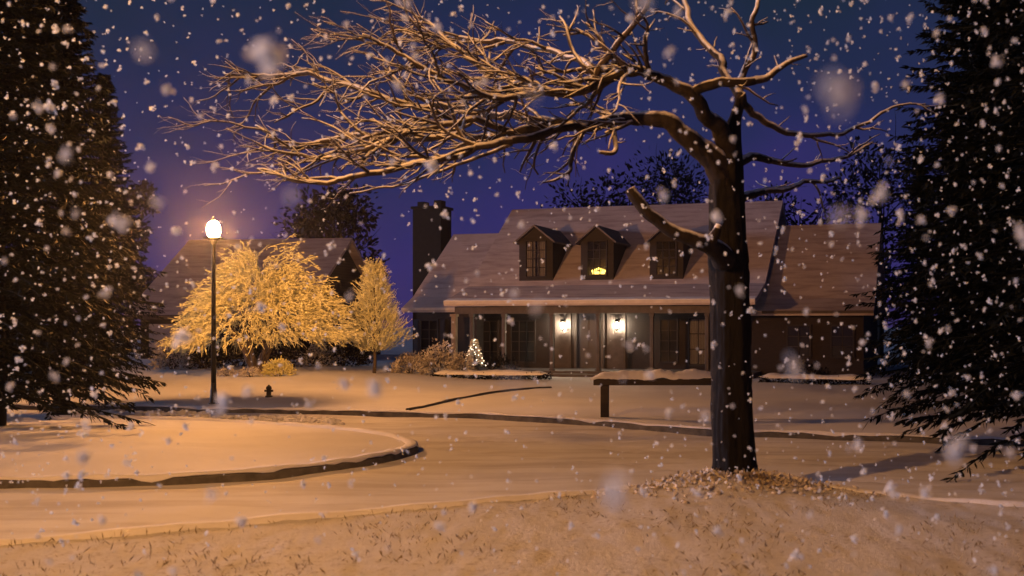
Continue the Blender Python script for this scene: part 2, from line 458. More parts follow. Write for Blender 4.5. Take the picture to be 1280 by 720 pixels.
# ridge depth so that the rake keeps one x
def ridge_y(px, py, x):
    best = min((abs(HL(px, py, y)[0] - x), y) for y in [i * .02 for i in range(0, 600)])
    return best[1]
yr = ridge_y(640, 262, xm0); _, zr = HL(640, 262, yr)
xm1 = HL(944, 377, -.4)[0]
yew = .75; xw0, zew = HL(502, 385, yew)
yrw = ridge_y(567, 293, xw0); zrw = HL(567, 293, yrw)[1]
print('HOUSE', dict(xm0=xm0, ze=ze, zb=zb, yr=yr, zr=zr, xm1=xm1, xw0=xw0, zew=zew, yrw=yrw, zrw=zrw))
if not 3.5 < yr < 6.5: yr = 4.9; zr = HL(640, 262, yr)[1]
if not 3.0 < yrw < 6.0: yrw = 4.2; zrw = HL(567, 293, yrw)[1]
xr1 = HL(1092, 388, yew)[0]; zer = HL(1092, 388, yew)[1]
YW = 1.8
def roof_slab(m, prof, x0, x1, th=.16):
    """prof: list of (y,z) eave->ridge->eave, one closed section swept along x"""
    low = [(y, z - th) for y, z in prof]
    sec = prof + low[::-1]
    m.prism([(x0, y, z) for y, z in sec], (x1 - x0, 0, 0))
main_prof = [(-.4, ze), (yb, zb), (yr, zr), (yr + (yr - yb) , zb), (yr + (yr + .2), ze)]
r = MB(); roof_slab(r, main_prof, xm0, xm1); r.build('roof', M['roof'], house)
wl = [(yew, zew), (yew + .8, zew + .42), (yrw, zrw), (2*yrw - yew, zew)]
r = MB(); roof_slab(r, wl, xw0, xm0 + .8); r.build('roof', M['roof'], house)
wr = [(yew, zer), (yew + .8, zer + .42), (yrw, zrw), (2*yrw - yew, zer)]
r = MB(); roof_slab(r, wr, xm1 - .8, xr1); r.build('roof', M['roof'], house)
def wall_body(x0, x1, prof, yf, name='wall'):
    ys = [(yf, 0)]
    def zat(y): return interp(prof, y)
    yl = prof[-1][0] - .45
    sec = [(yf, 0), (yf, zat(yf) - .17)] + [(y, z - .17) for y, z in prof if yf < y < yl] + [(yl, zat(yl) - .17), (yl, 0)]
    m = MB(); m.prism([(x0, y, z) for y, z in sec], (x1 - x0, 0, 0)); return m.build(name, M['wall'], house)
wall_body(xm0 + .45, xm1 - .3, main_prof, YW)
wall_body(xw0 + .35, xm0 + .44, wl, yew + .45)
wall_body(xm1 - .29, xr1 - .35, wr, yew + .45)
# fascia, porch beam, gutters
m = MB(); m.box(xm0 + .002, xm1 - .002, -.44, -.403, ze - .10, ze + .005); m.build('fascia', M['fascia'], house)
m = MB(); m.box(xw0 + .002, xm0 - .01, yew - .04, yew - .003, zew - .09, zew + .005); m.build('fascia', M['fascia'], house)
m = MB(); m.box(xm1 + .01, xr1 - .002, yew - .04, yew - .003, zer - .09, zer + .005); m.build('fascia', M['trim'], house)
m = MB(); m.box(xm0 + .25, xm1 - .15, -.1, .1, ze - .42, ze - .165); m.build('porch_beam', M['trim'], house)
m = MB(); m.box(xm0 + .2, xm1 - .1, -.2, YW - .003, -.1, .16); m.build('porch_floor', M['trim'], house)
m = MB(); m.box(HL(690,475,-.5)[0], HL(748,475,-.5)[0], -.62, -.203, -.1, .07); m.build('porch_step', M['trim'], house)
ztop = ze - .42
def column(px, y=0, w=.10, mat=None):
    x = HL(px, 420, y)[0]
    m = MB(); m.box(x-w, x+w, y-w, y+w, .22, ztop-.1); m.box(x-w*1.4, x+w*1.4, y-w*1.4, y+w*1.4, .162, .22); m.box(x-w*1.4, x+w*1.4, y-w*1.4, y+w*1.4, ztop-.1, ztop-.003)
    m.build('porch_column', mat or M['column'], house, bevel=.01)
column(568, w=.085)  # lighter colour stands in for the light on this one column
for px in (590, 630, 690, 748, 815, 884): column(px, w=.06, mat=M['trim'])  # darker colour puts the shade into the remaining columns
def window(parent, x0, x1, z0, z1, y, nx=2, nz=3, pane='darkglass', fw=.06, curtain=False, frame='siding', hollow=False):
    m = MB(); yo = y - .05
    m.box(x0-fw, x0, yo, y-.003, z0-fw, z1+fw); m.box(x1, x1+fw, yo, y-.003, z0-fw, z1+fw)
    m.box(x0, x1, yo, y-.003, z1, z1+fw); m.box(x0, x1, yo-.04, y-.003, z0-fw, z0)
    b = .016
    for i in range(1, nx):
        x = x0 + (x1-x0)*i/nx; m.box(x-b, x+b, yo+.012, y-.014, z0, z1)
    for k in range(1, nz):
        z = z0 + (z1-z0)*k/nz; m.box(x0, x1, yo+.015, y-.018, z-b, z+b)
    w = m.build('window', M[frame], parent)
    host = w if parent.parent is None else parent
    p = MB(); p.box(x0, x1, y-.012, y-.004, z0, z1); p.build('pane', M[pane], host)
    return w
def shutters(x0, x1, z0, z1, y, w=.3):
    for a, b in ((x0-.09-w, x0-.09), (x1+.09, x1+.09+w)):
        m = MB(); m.box(a, b, y-.035, y-.003, z0-.05, z1+.05)
        n = 14
        for i in range(n):
            z = z0 + (z1-z0)*i/n; m.box(a+.04, b-.04, y-.05, y-.036, z, z+(z1-z0)/n*.6)
        m.build('shutter', M['door'], house)
def win_px(px0, px1, py0, py1, y, **k):
    a, z1 = HL(px0, py0, y); b, z0 = HL(px1, py1, y); return window(house, a, b, z0, z1, y, **k), (a, b, z0, z1)
yww = yew + .45
w, q = win_px(527, 547, 401, 446, yww, nx=2, nz=4); shutters(*q, yww, .22)
win_px(604, 622, 402, 452, YW, nx=2, nz=4); w, q = win_px(640, 668, 402, 452, YW, nx=3, nz=4)
w, q = win_px(826, 846, 400, 452, YW, nx=2, nz=4)
w, q = win_px(862, 884, 398, 456, YW, nx=2, nz=3, pane='glass')
m = MB()
for k in range(10):
    a = q[0] + (q[1]-q[0])*k/10; m.box(a+.004, a+(q[1]-q[0])/10-.004, YW-.0035+.0, YW-.0025, q[2]+.02, q[3]-.02)
m.build('curtain', M['curtain'], house)
for a, b in ((985, 1012), (1040, 1066)): win_px(a, b, 408, 446, yww, nx=2, nz=3)
# front door between the lanterns
a, z1 = HL(722, 392, YW); b, _ = HL(752, 392, YW)
d = MB(); d.box(a, b, YW-.05, YW-.003, .162, z1)
for i in range(2):
    for (u, v) in ((.08,.32),(.38,.62),(.68,.94)):
        xa = a + (b-a)*(.12 + .42*i); xb = xa + (b-a)*.34; d.box(xa, xb, YW-.062, YW-.051, .162+(z1-.162)*u, .162+(z1-.162)*v)
d = d.build('door', M['door'], house)
h_ = MB(); h_.tube([(b-.1, YW-.12, 1.1), (b-.1, YW-.06, 1.1)], [.03,.015], 8); h_.build('handle', M['fascia'], d)
m = MB(); m.box(a-.1, a-.003, YW-.07, YW-.003, .162, z1+.1); m.box(b+.003, b+.1, YW-.07, YW-.003, .162, z1+.1); m.box(a-.003, b+.003, YW-.07, YW-.003, z1+.003, z1+.1)
m.build('door_frame', M['trim'], house)
# sidelights panelling lit by the lanterns
for pa, pb in ((694, 714), (759, 782)):
    x0, z1_ = HL(pa, 390, YW); x1, _ = HL(pb, 390, YW)
    m = MB(); m.box(x0, x1, YW-.03, YW-.003, .162, z1_)
    m.box(x0+.06, x1-.06, YW-.045, YW-.031, .3, .95); m.build('wall_panel', M['trim'], house)
# wall lanterns
for px in (703, 771):
    x, z = HL(px, 407, YW - .2); y = YW - .2
    m = MB(); m.box(x-.05, x+.05, YW-.06, YW-.046, z-.12, z+.2); m.tube([(x, YW-.05, z+.12), (x, y+.05, z+.24), (x, y, z+.2)], [.014]*3, 6)
    m.lathe([(.11, .145), (.06, .20), (.015, .24)], 6, (x, y, z)); m.lathe([(.02,-.18),(.07,-.145),(.07,-.132)], 6, (x, y, z))
    for k in range(6):
        an = 2*PI*k/6; m.tube([(x+.072*math.cos(an), y+.072*math.sin(an), z-.14), (x+.096*math.cos(an), y+.096*math.sin(an), z+.15)], [.006]*2, 4)
    ln = m.build('lantern', M['dark'], house)
    gmb = MB(); gmb.lathe([(.028,-.09),(.045,-.04),(.045,.05),(.02,.10)], 10, (x, y, z)); gmb.build('glass', M['lantern'], ln)
# dormers
def zroof(y): return interp(main_prof, y)
def dormer(px0, px1, pyt, pypk, curtain):
    yf = yb + .22
    x0, zt = HL(px0, pyt, yf); x1, _ = HL(px1, pyt, yf); _, zp = HL((px0+px1)/2, pypk, yf)
    zbm = zroof(yf) + .02
    yt = interp([(z, y) for y, z in main_prof[1:3]], zt); yp = min(interp([(z, y) for y, z in main_prof[1:3]], zp), yr)
    xc = (x0+x1)/2; body = MB(); wt = .09
    ww = (x1-x0)*.28; z0 = zbm + .14; z1 = zt + .02
    for a, b in ((x0, xc-ww), (xc+ww, x1)): body.box(a, b, yf, yf+wt, zbm-.15, zt)
    body.box(xc-ww, xc+ww, yf, yf+wt, zbm-.15, z0); body.box(xc-ww, xc+ww, yf, yf+wt, z1-.03, zt) if zt > z1-.03 else None
    body.prism([(x0, yf, zt), (x1, yf, zt), (xc, yf, zp)], (0, wt, 0))
    for xa, s in ((x0, 1), (x1, -1)):   # cheeks
        body.prism([(xa, yf+wt, zbm-.15), (xa, yf+wt, zt), (xa, yt+.2, zt), (xa, yf+wt+.02, zbm-.15)], (s*.08, 0, 0))
    dm = body.build('dormer', M['siding'], house)
    window(dm, xc-ww, xc+ww, z0, z1-.03, yf, nx=3, nz=4, pane='glass', fw=.05)
    rf = MB(); ov = .14; th = .07
    for s in (-1, 1):
        xe = xc + s*((x1-x0)/2 + ov); slope = (zp-zt)/((x1-x0)/2); zeav = zt - slope*ov + .08
        sec = [(xc, yf-.2, zp+.08), (xe, yf-.2, zeav), (xe, yf-.2, zeav-th), (xc, yf-.2, zp+.08-th)]
        rf.prism(sec if s < 0 else sec[::-1], (0, yp - yf + .45, 0))
    rf.build('dormer_roof', M['dormroof_shaded'], dm)
    if curtain:
        c = MB()
        for sgn in (-1, 1):
            n = 7
            for k in range(n):
                a = xc + sgn*ww*(.12 + .88*k/n); b2 = xc + sgn*ww*(.12+.88*(k+1)/n)
                c.box(min(a,b2), max(a,b2)-.004, yf+.05+.012*(k%2), yf+.06+.012*(k%2), z0, z1)
        c.build('curtain', M['curtain'], dm)
    return xc, yf, z0
dormer(649, 691, 302, 284, True)
cd = dormer(726, 767, 302, 284, False)
dormer(812, 854, 302, 284, False)
# candle arch in the middle dormer window
kx, ky, kz = cd
cl_ = thing('candle_arch', 'glowing yellow candle arch in the window of the middle roof dormer', 'candle arch', HO + hx*kx + hy*(ky+.16) + Vector((0,0,kz)), -TH)
m = MB(); m.box(-.26,.26,-.03,.03,0,.05)
m.build('base', M['wood'], cl_)
for i in range(7):
    x = (i-3)*.078; top = .20 - abs(i-3)*.028
    m = MB(); m.tube([(x,0,.052),(x,0,top)], [.012,.012], 8); c_ = m.build('candle', M['fascia'], cl_)
    f_ = MB(); f_.blob((x,0,top+.048), .034, i, 6, 8, .1, (.85,.85,1.4)); f_.build('flame', M['flame'], c_, True)
m = MB(); m.box(-.22,.22,-.012,.012,.056,.15); m.build('lit_panel', M['flame'], cl_)
# chimney outside the left gable
cx0, _ = HL(522, 300, yrw + .3); cx1, _ = HL(557, 300, yrw + .3); zct = HL(540, 258, yrw + .3)[1]
m = MB(); m.box(cx0, cx1, yrw-.1, yrw+.8, -.2, zct-.14); m.box(cx0-.06, cx1+.06, yrw-.16, yrw+.86, zct-.14, zct-.03)
m.box(cx0+.1, cx0+.42, yrw+.1, yrw+.5, zct-.03, zct+.18); m.box(cx1-.42, cx1-.1, yrw+.1, yrw+.5, zct-.03, zct+.22)
ch = m.build('chimney', M['chimney'], house, bevel=.01)
# snow lying along the porch edge
m = MB()
sx = lin(xm0, xm1, 90)
for x in sx:
    o = .02 * fbm(x, 1, 1.3); 
    m.v += [(x, -.45, ze+.006), (x, -.455, ze+.02+o*.5), (x, -.38, ze+.045+o*.5), (x, -.1, ze+.115+o*.5), (x, .1, ze+.12)]
for i in range(len(sx)-1):
    for j in range(4): m.f.append((i*5+j, (i+1)*5+j, (i+1)*5+j+1, i*5+j+1))
m.build('roof_snow', M['cap'], house, True)

# lit miniature tree on the porch
p = HO + hx*HL(593, 455, -.75)[0] + hy*(-.75)
xt = thing('christmas_tree', 'small christmas tree covered in warm white fairy lights in front of the porch', 'christmas tree', (p.x, p.y, .13), 0)
m = MB(); m.lathe([(.13,0),(.16,.22),(.15,.24)], 12); m.build('pot', M['stem'], xt, True)
m = MB(); m.tube([(0,0,.2),(0,0,1.2)], [.025,.008], 6); m.build('trunk', M['stem'], xt)
m = MB(); fl = MB()
for i in range(700):
    t_ = rnd(0,1)**.8; z = .3 + t_*.9; rr = .34*(1-t_)*rnd(.3,1)+.01; a = rnd(0,2*PI)
    m.leaf(Vector((rr*math.cos(a), rr*math.sin(a), z)), Vector((math.cos(a), math.sin(a), rnd(-.3,.2))), .12, .02)
m.build('crown', M['frostleaf'], xt)
for i in range(46):
    t_ = i/46; z = .32 + t_*.9; rr = .36*(1-t_)+.02; a = i*2.4
    fl.blob((rr*math.cos(a), rr*math.sin(a), z), .017, i, 3, 5, 0)
o = fl.build('fairy_lights', M['fairy'], xt); o['kind'] = 'stuff'

# ------------------------------------------------------------------ neighbour's house on the left
NO = P(235, 450, 41.0); NO.z = .44
nb = thing('house', 'neighbouring house with a broad snow dusted roof behind the street lamp', 'house', NO, -R(8))
def npx(px, py, D): q = P(px, py, D) - NO; return q.x, q.z
xa, ezn = npx(158, 394, 41); xb, _ = npx(395, 394, 41); _, rzn = npx(200, 300, 45.2)
m = MB(); prof = [(-.5, ezn), (3.9, rzn), (8.3, ezn)]
roof_slab(m, prof, xa, xb); m.build('roof', M['roof'], nb)
m = MB(); m.prism([(xa+.4, y, z) for y, z in [(0,-.3),(0,ezn+.28),(3.9,rzn-.2),(7.8,ezn+.28),(7.8,-.3)]], (xb-xa-.8,0,0)); m.build('wall', M['wall'], nb)
m = MB(); m.box(xa, xb, -.55, -.503, ezn-.17, ezn+.01); m.build('fascia', M['trim'], nb)
ga, _ = npx(183, 405, 41); gb, gz = npx(221, 405, 41)
m = MB(); m.box(ga, gb, -.05, -.003, 0, gz)
for k in range(4): m.box(ga+.08, gb-.08, -.065, -.051, .1+k*gz/4.2, .1+k*gz/4.2+gz/5.5)
m.build('garage_door', M['garage'], nb)
for px in (255, 320, 365):
    a, z1 = npx(px, 405, 41); window(nb, a, a+.9, .9, z1, 0, 2, 3)

# ------------------------------------------------------------------ rail in the middle, post under it
RP = G(756, 521, .14)
rt = thing('wooden_rail', 'dark timber rail on a stout post with a thick cap of snow', 'rail', (RP.x, RP.y, lawnz(RP.x, RP.y)), 0)
k = RP.y / F
m = MB(); m.box(-.075,.075,-.075,.075,-.1,.58); m.build('post', M['wood'], rt, bevel=.01)
m = MB(); m.box(2.25,2.4,-.075,.075,-.1,.58); m.build('post', M['wood'], rt, bevel=.01)
m = MB(); m.box(-.2,2.62,-.12,.12,.582,.70); m.build('rail', M['wood'], rt, bevel=.01)
m = MB(); n = 70; Ls = 7
for i in range(n):
    x = -.26 + 2.92*i/(n-1); e = sm(min(i, n-1-i), -1, 6); hh = (.13 + .05*fbm(x, 5, 2.2) + .02*fbm(x, 5, 9))*e + .005; w = .15 + .02*fbm(x, 1, 3)
    for o, zz in ((-1.0,-.035),(-1.08,.25),(-.8,.75),(-.1,1.0),(.7,.8),(1.08,.25),(1.0,-.035)):
        m.v.append((x, o*w, .703 + (zz*hh if zz > 0 else zz*fbm(x,7,3)*1.2)))
for i in range(n-1):
    for j in range(Ls-1): m.f.append((i*Ls+j, (i+1)*Ls+j, (i+1)*Ls+j+1, i*Ls+j+1))
m.build('snow_cap', M['cap'], rt, True)

# small hydrant like stub on the lawn
hp = P(336, 488, 23.6)
hd = thing('fire_hydrant', 'short dark hydrant standing alone on the snowy lawn right of the lamp', 'hydrant', (hp.x, hp.y, lawnz(hp.x, hp.y)), 0)
m = MB(); m.lathe([(.11,-.03),(.11,.03),(.075,.05),(.072,.24),(.09,.25),(.09,.27)], 12); m.build('barrel', M['dark'], hd, True)
m = MB(); m.lathe([(.088,.272),(.075,.32),(.03,.355),(.022,.38)], 12); m.build('bonnet', M['dark'], hd, True)
for s in (-1, 1):
    m = MB(); m.tube([(s*.06,0,.19),(s*.13,0,.19)], [.032,.036], 8); m.build('nozzle', M['dark'], hd)

hd.scale = (.75, .75, .75)
# ------------------------------------------------------------------ trees
def wig(p0, d, L, n, wob, trop=Vector((0,0,0))):
    pts = [Vector(p0)]; d = d.normalized(); st = L / n
    for i in range(n):
        d = (d + Vector((random.gauss(0,wob), random.gauss(0,wob), random.gauss(0,wob))) + trop).normalized()
        pts.append(pts[-1] + d*st)
    return pts
def rotdir(d, ang, flat=1.0):
    ax = d.orthogonal().normalized(); ax.rotate(Matrix.Rotation(rnd(0, 2*PI), 3, d))
    v = d.copy(); v.rotate(Matrix.Rotation(ang, 3, ax)); v.z *= flat; return v.normalized()

# big bare tree in the foreground
TB = Vector((TREE.x, TREE.y, 0)); TD = TREE.y
tz = vergez(TB.x, TB.y)
bt = thing('bare_tree', 'big bare spreading tree with snow lined branches on the foreground verge', 'tree', (TB.x, TB.y, tz), 0)
ORG = Vector((TB.x, TB.y, tz))
def tp(px, py, dd=0.0): return P(px, py, TD + dd) - ORG
def pr(r, dd=0.0): return r * (TD + dd) / F
tw = MB()
tk = [(920,612,29),(919,600,27.5),(918,570,26),(916,520,25),(914,460,24),(913,400,24),(911,340,23.5),(910,312,23),(909,270,21),(908,235,20),(909,205,18),(913,178,13),(917,156,9),(921,138,6),(923,124,4)]
def densify(pts, n=4):
    return catmull([Vector(p) for p in pts], n)
cp = [Vector((a, b, c)) for a, b, c in tk]; cp = catmull(cp, 8)
sides = 72; b0 = 0
prev = None
for i, c in enumerate(cp):
    q = tp(c.x, c.y); r_ = pr(c.z); flare = 1 + .28 * sm(c.y, 575, 612)
    for k in range(sides):
        a = 2*PI*k/sides
        nz = 1 + .07*mn.noise(Vector((math.cos(a)*1.6, math.sin(a)*1.6, q.z*.9))) + .04*math.sin(a*6 + q.z*.7) + .075*abs(mn.noise(Vector((math.cos(a)*5, math.sin(a)*5, q.z*1.6))))*2 - .06*(abs(mn.noise(Vector((math.cos(a)*9, math.sin(a)*9, q.z*3.2))))<.06) + .22*(flare-1)/.28*math.sin(a*4+1)*.5
        tw.v.append((q.x + math.cos(a)*r_*nz*flare, q.y + math.sin(a)*r_*nz*flare, q.z))
for i in range(len(cp)-1):
    for k in range(sides):
        k2 = (k+1) % sides; tw.f.append((i*sides+k, i*sides+k2, (i+1)*sides+k2, (i+1)*sides+k))
tw.build('trunk', M['trunk'], bt, True)

def twigs(m, pts, rads, lo, hi, every, level, L0, upb=.02, leftb=.0):
    """side branches all along pts[lo:hi]"""
    n = len(pts)
    i = lo
    while i < hi and i < n - 1:
        d = (pts[i+1] - pts[max(i-1,0)]).normalized()
        for _ in range(1 if level > 1 else random.choice((1, 1, 2))):
            dd = rotdir(d, R(rnd(22, 62)), .62)
            dd = (dd + Vector((leftb*rnd(.2,1), 0, 0))).normalized()
            L = L0 * rnd(.45, 1.15); r0 = min(rads[i]*.7, {1: .031, 2: .020, 3: .013}[level]*rnd(.75,1.15))
            ns = max(4, int(L/.09))
            pp = wig(pts[i], dd, L, ns, .20, Vector((leftb*.03, 0, upb)))
            rr = [r0*(1-.62*k/ns) for k in range(ns+1)]
            m.tube(pp, rr, 5 if level < 3 else 4)
            if level < 3: twigs(m, pp, rr, max(1, int(ns*.25)), ns, 2 if level == 1 else 3, level+1, L0*.5, upb, leftb)
        i += max(1, int(every * rnd(.7, 1.4)))
def limb(ctrl, name='limb', lo=.3, every=3, L0=.95, n=7, leftb=-.35, level=1, wob=.018):
    """ctrl: (px, py, depth offset, radius px)"""
    m = MB()
    P_ = [tp(a, b, c) for a, b, c, r in ctrl]; Rr = [Vector((pr(r, c), 0, 0)) for a, b, c, r in ctrl]
    pts = catmull(P_, n); rad = [max(.006, v.x) for v in catmull(Rr, n)]
    so_ = rnd(0, 90); ww_ = wob*3.4
    pts = [p + Vector((mn.noise(p*2.3 + Vector((so_,0,0))), mn.noise(p*2.3 + Vector((0,so_,0))), mn.noise(p*2.3 + Vector((0,0,so_)))))*ww_*min(1, i/6) + Vector((mn.noise(p*8 + Vector((so_,7,0))), mn.noise(p*8 + Vector((3,so_,0))), mn.noise(p*8 + Vector((0,1,so_)))))*ww_*.42*min(1, i/6) for i, p in enumerate(pts)]
    m.tube(pts, rad, 12, jit=.025)
    if L0: twigs(m, pts, rad, int(len(pts)*lo), len(pts), every, level, L0, .012, leftb)
    o = m.build(name, M['limb'], bt, True); o.data.materials.append(M['bough'])
    for i in range(len(pts)-1):
        if rad[i] > .042:
            for k in range(12): o.data.polygons[i*12+k].material_index = 1
    return o
# long lower limb reaching left
limb([(909,232,0,20),(896,206,-.05,17),(876,186,-.1,14.5),(852,164,-.2,12),(826,148,-.2,10.5),(790,150,-.1,8.5),(735,158,0,7.5),(690,157,.1,6.5),(640,165,.3,5.5),(560,172,.6,4.6),(480,170,.9,4.2),(420,172,1.2,3.6),(362,182,1.4,3),(322,155,1.6,2)], lo=.38, every=3, L0=.95)
limb([(735,158,0,6),(690,166,-.3,5.5),(620,180,-.5,5),(560,195,-.6,4.5),(500,209,-.7,4),(440,220,-.7,3.5),(380,226,-.7,3),(320,214,-.6,2)], lo=.3, every=3, L0=.8)
limb([(720,157,0,6),(660,147,.6,5.5),(600,141,1.1,5),(540,134,1.6,4.5),(480,124,2.0,4),(430,103,2.4,3.6),(380,92,2.7,3.2),(335,97,3.0,2.6),(284,95,3.2,1.8)], lo=.25, every=3, L0=1.1)
limb([(640,165,.3,5),(590,150,.0,4.4),(530,160,-.2,4),(470,182,-.3,3.6),(420,200,-.2,3),(375,195,-.1,2.4),(330,180,0,1.7)], lo=.2, every=3, L0=.8)
# upper limb
limb([(914,196,0,15),(904,168,-.15,11.5),(888,146,-.3,9.8),(866,122,-.5,9),(835,103,-.6,7.5),(800,94,-.7,6.5),(765,99,-.7,5.8),(730,112,-.7,5.2),(690,113,-.6,4.6),(645,105,-.5,4.2),(600,86,-.3,3.6),(565,55,-.2,3),(528,22,0,2)], lo=.35, every=3, L0=.95)
limb([(690,113,-.6,4.4),(640,120,-.9,4),(590,112,-1.1,3.6),(540,90,-1.3,3.2),(490,60,-1.4,2.6),(450,40,-1.5,2)], lo=.15, every=3, L0=.9)
limb([(765,99,-.7,4.6),(720,75,.3,4),(670,60,.9,3.6),(620,50,1.4,3.2),(560,48,1.9,2.6),(500,40,2.3,2)], lo=.25, every=3, L0=.9)
# right hand branches
limb([(862,117,-.5,6.5),(895,107,-.6,6.5),(930,104,-.6,5.5),(968,91,-.5,4.2),(1006,67,-.4,2.4)], lo=.4, every=9, L0=.5, leftb=.15, level=2)
limb([(926,118,0,6),(930,132,.1,5.2),(958,149,.2,4.4),(1003,169,.3,3.4),(1050,168,.4,2.6),(1110,140,.5,1.8),(1160,128,.6,1.1)], lo=.35, every=8, L0=.55, leftb=.25, level=2)
limb([(918,205,0,7),(950,195,.5,5),(990,205,1.0,3.6),(1040,200,1.4,2.6),(1090,180,1.8,1.6)], lo=.4, every=7, L0=.6, leftb=.2, level=2)
limb([(915,250,0,7),(955,240,.6,4.6),(1000,232,1.1,3.2),(1050,222,1.5,2.0)], lo=.4, every=8, L0=.6, leftb=.2, level=2)
limb([(917,160,0,8),(924,125,.05,6),(929,98,.1,4.6),(941,62,.1,3.8),(939,30,.0,3.2),(950,-5,.1,2.6),(956,-50,.2,2)], lo=.35, every=7, L0=.5, leftb=-.1, level=2)
# branches above, running out of the frame
limb([(735,113,-.7,5),(755,75,-.8,4.4),(785,35,-1.0,3.6),(812,-5,-1.2,2.8),(830,-50,-1.3,2)], lo=.3, every=5, L0=.6, leftb=-.1, level=2)
limb([(925,122,0,6),(900,80,.4,5),(870,40,.8,4.2),(850,-10,1.1,3.2)], lo=.3, every=5, L0=.7, leftb=-.2, level=2)
# small hanging twigs below the limb
limb([(752,140,0,4),(764,158,-.1,3.6),(768,178,-.1,3.2),(764,190,-.15,3),(748,190,-.2,2.2)], lo=.5, every=9, L0=.2, level=3, leftb=0)
limb([(730,160,0,3.4),(718,190,.1,2.8),(708,215,.1,2.4),(678,229,.1,1.4)], lo=.4, every=8, L0=.25, level=3, leftb=0)
limb([(640,180,-.3,2.6),(580,205,-.2,2.2),(500,232,0,1.6),(440,240,.1,1.1)], lo=.4, every=6, L0=.4, level=3, leftb=-.2)
# broken limb
limb([(908,330,-.05,17),(893,311,-.36,12.5),(870,301,-.55,10),(840,287,-.6,8.6),(812,268,-.65,7.8),(797,252,-.65,8.2),(787,238,-.65,7.2)], name='broken_limb', L0=0, wob=.008)
limb([(886,306,-.45,8),(893,294,-.5,6.5),(899,280,-.5,4)], name='broken_limb', L0=0, wob=.004)

# frosted golden ornamental tree under the lamp
def weeping(name, label, base, rx, ry, z0, z1, n, mat, stemmat, drop=1.0):
    t_ = thing(name, label, 'tree', base, 0)
    tr_ = MB(); ends = []
    for i in range(9):
        a = i*2*PI/9 + rnd(-.2,.2); e = Vector((math.cos(a)*rx*.45*rnd(.6,1.2), math.sin(a)*ry*.45*rnd(.6,1.2), z0 + (z1-z0)*rnd(.25,.6)))
        mid = e*.5 + Vector((rnd(-.25,.25), rnd(-.25,.25), -.15)); pts = catmull([Vector((rnd(-.12,.12), rnd(-.12,.12), -.05)), mid*.5+Vector((rnd(-.1,.1),0,0)), mid, e], 4)
        tr_.tube(pts, [.085*(1-.75*k/(len(pts)-1)) for k in range(len(pts))], 7, jit=.1)
    tr_.build('trunk', stemmat, t_, True)
    m = MB()
    for i in range(n):
        if i % 30 == 0: ca, cu = i/30*2.39996, math.sqrt((i + 10)/n); ch_ = rnd(.5, 1.0)
        a = ca + random.gauss(0,.16)/max(.3,cu); u = min(1.0, abs(cu + random.gauss(0,.11)))
        lump = 1 + .16*math.sin(a*3+1) + .10*math.sin(a*7) + .10*mn.noise(Vector((a*2, u*3, 0)))
        zt = z0 + (z1-z0)*(1-u**2.6)*lump*(ch_ + rnd(-.12,.05)) + rnd(-.10,.08) + .12*math.cos(a)*u
        p = Vector((math.cos(a)*rx*u*.92*lump, math.sin(a)*ry*u*.92*lump, zt))
        d = Vector((math.cos(a)*(.5+u), math.sin(a)*(.5+u), rnd(.1,1.0)*(1.15-u))).normalized()
        L = rnd(.28,.62); ns = 4; pts = wig(p, d, L, ns, .24, Vector((0,0,-.26*drop*u)))
        m.tube(pts, [.013,.012,.011,.009,.005], 3, False)
        for k in range(7):
            q = pts[random.randint(0,ns-1)].lerp(pts[random.randint(1,ns)], .5)
            m.leaf(q + Vector((rnd(-.04,.04), rnd(-.04,.04), rnd(-.03,.04))), Vector((math.cos(a)+rnd(-.7,.7), math.sin(a)+rnd(-.7,.7), rnd(-.9,.5))), rnd(.05,.13), rnd(.012,.026))
    m.build('crown', mat, t_)
    return t_
gp = P(322, 462, 29.5); gp.z = lawnz(gp.x, gp.y)
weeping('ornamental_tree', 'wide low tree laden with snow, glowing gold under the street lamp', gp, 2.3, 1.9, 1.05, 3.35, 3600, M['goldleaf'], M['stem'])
# small upright tree
cp_ = P(468, 478, 31.0); cp_.z = lawnz(cp_.x, cp_.y)
ct = thing('young_tree', 'small upright tree with snowy golden twigs left of the house', 'tree', cp_, 0)
m = MB(); m.tube([(0,0,-.05),(.02,0,.5),(-.02,0,1.6),(.01,0,3.5)], [.06,.05,.035,.012], 8, jit=.05); m.build('trunk', M['stem'], ct, True)
m = MB()
for i in range(1500):
    u = rnd(0,1)**1.1; z = .7 + 2.95*u; a = rnd(0,2*PI); mr = .98*(1-u)**.75*(.5 if z < .9 else 1)*(1+.18*math.sin(a*4+u*9)); q = rnd(.1,1)**.6
    p = Vector((math.cos(a)*mr*q, math.sin(a)*mr*q, z + q*.12))
    pts = wig(p, Vector((math.cos(a)*.8, math.sin(a)*.8, rnd(.5,1.3))), rnd(.2,.42), 4, .16, Vector((0,0,.05)))
    m.tube(pts, [.011,.010,.009,.007,.004], 3, False)
    for k in range(4):
        q2 = pts[random.randint(0,4)]; m.leaf(q2, Vector((rnd(-1,1), rnd(-1,1), rnd(-.3,1))), rnd(.05,.11), rnd(.010,.02))
m.build('crown', M['goldleaf'], ct); ct.scale = (1, 1, .88)

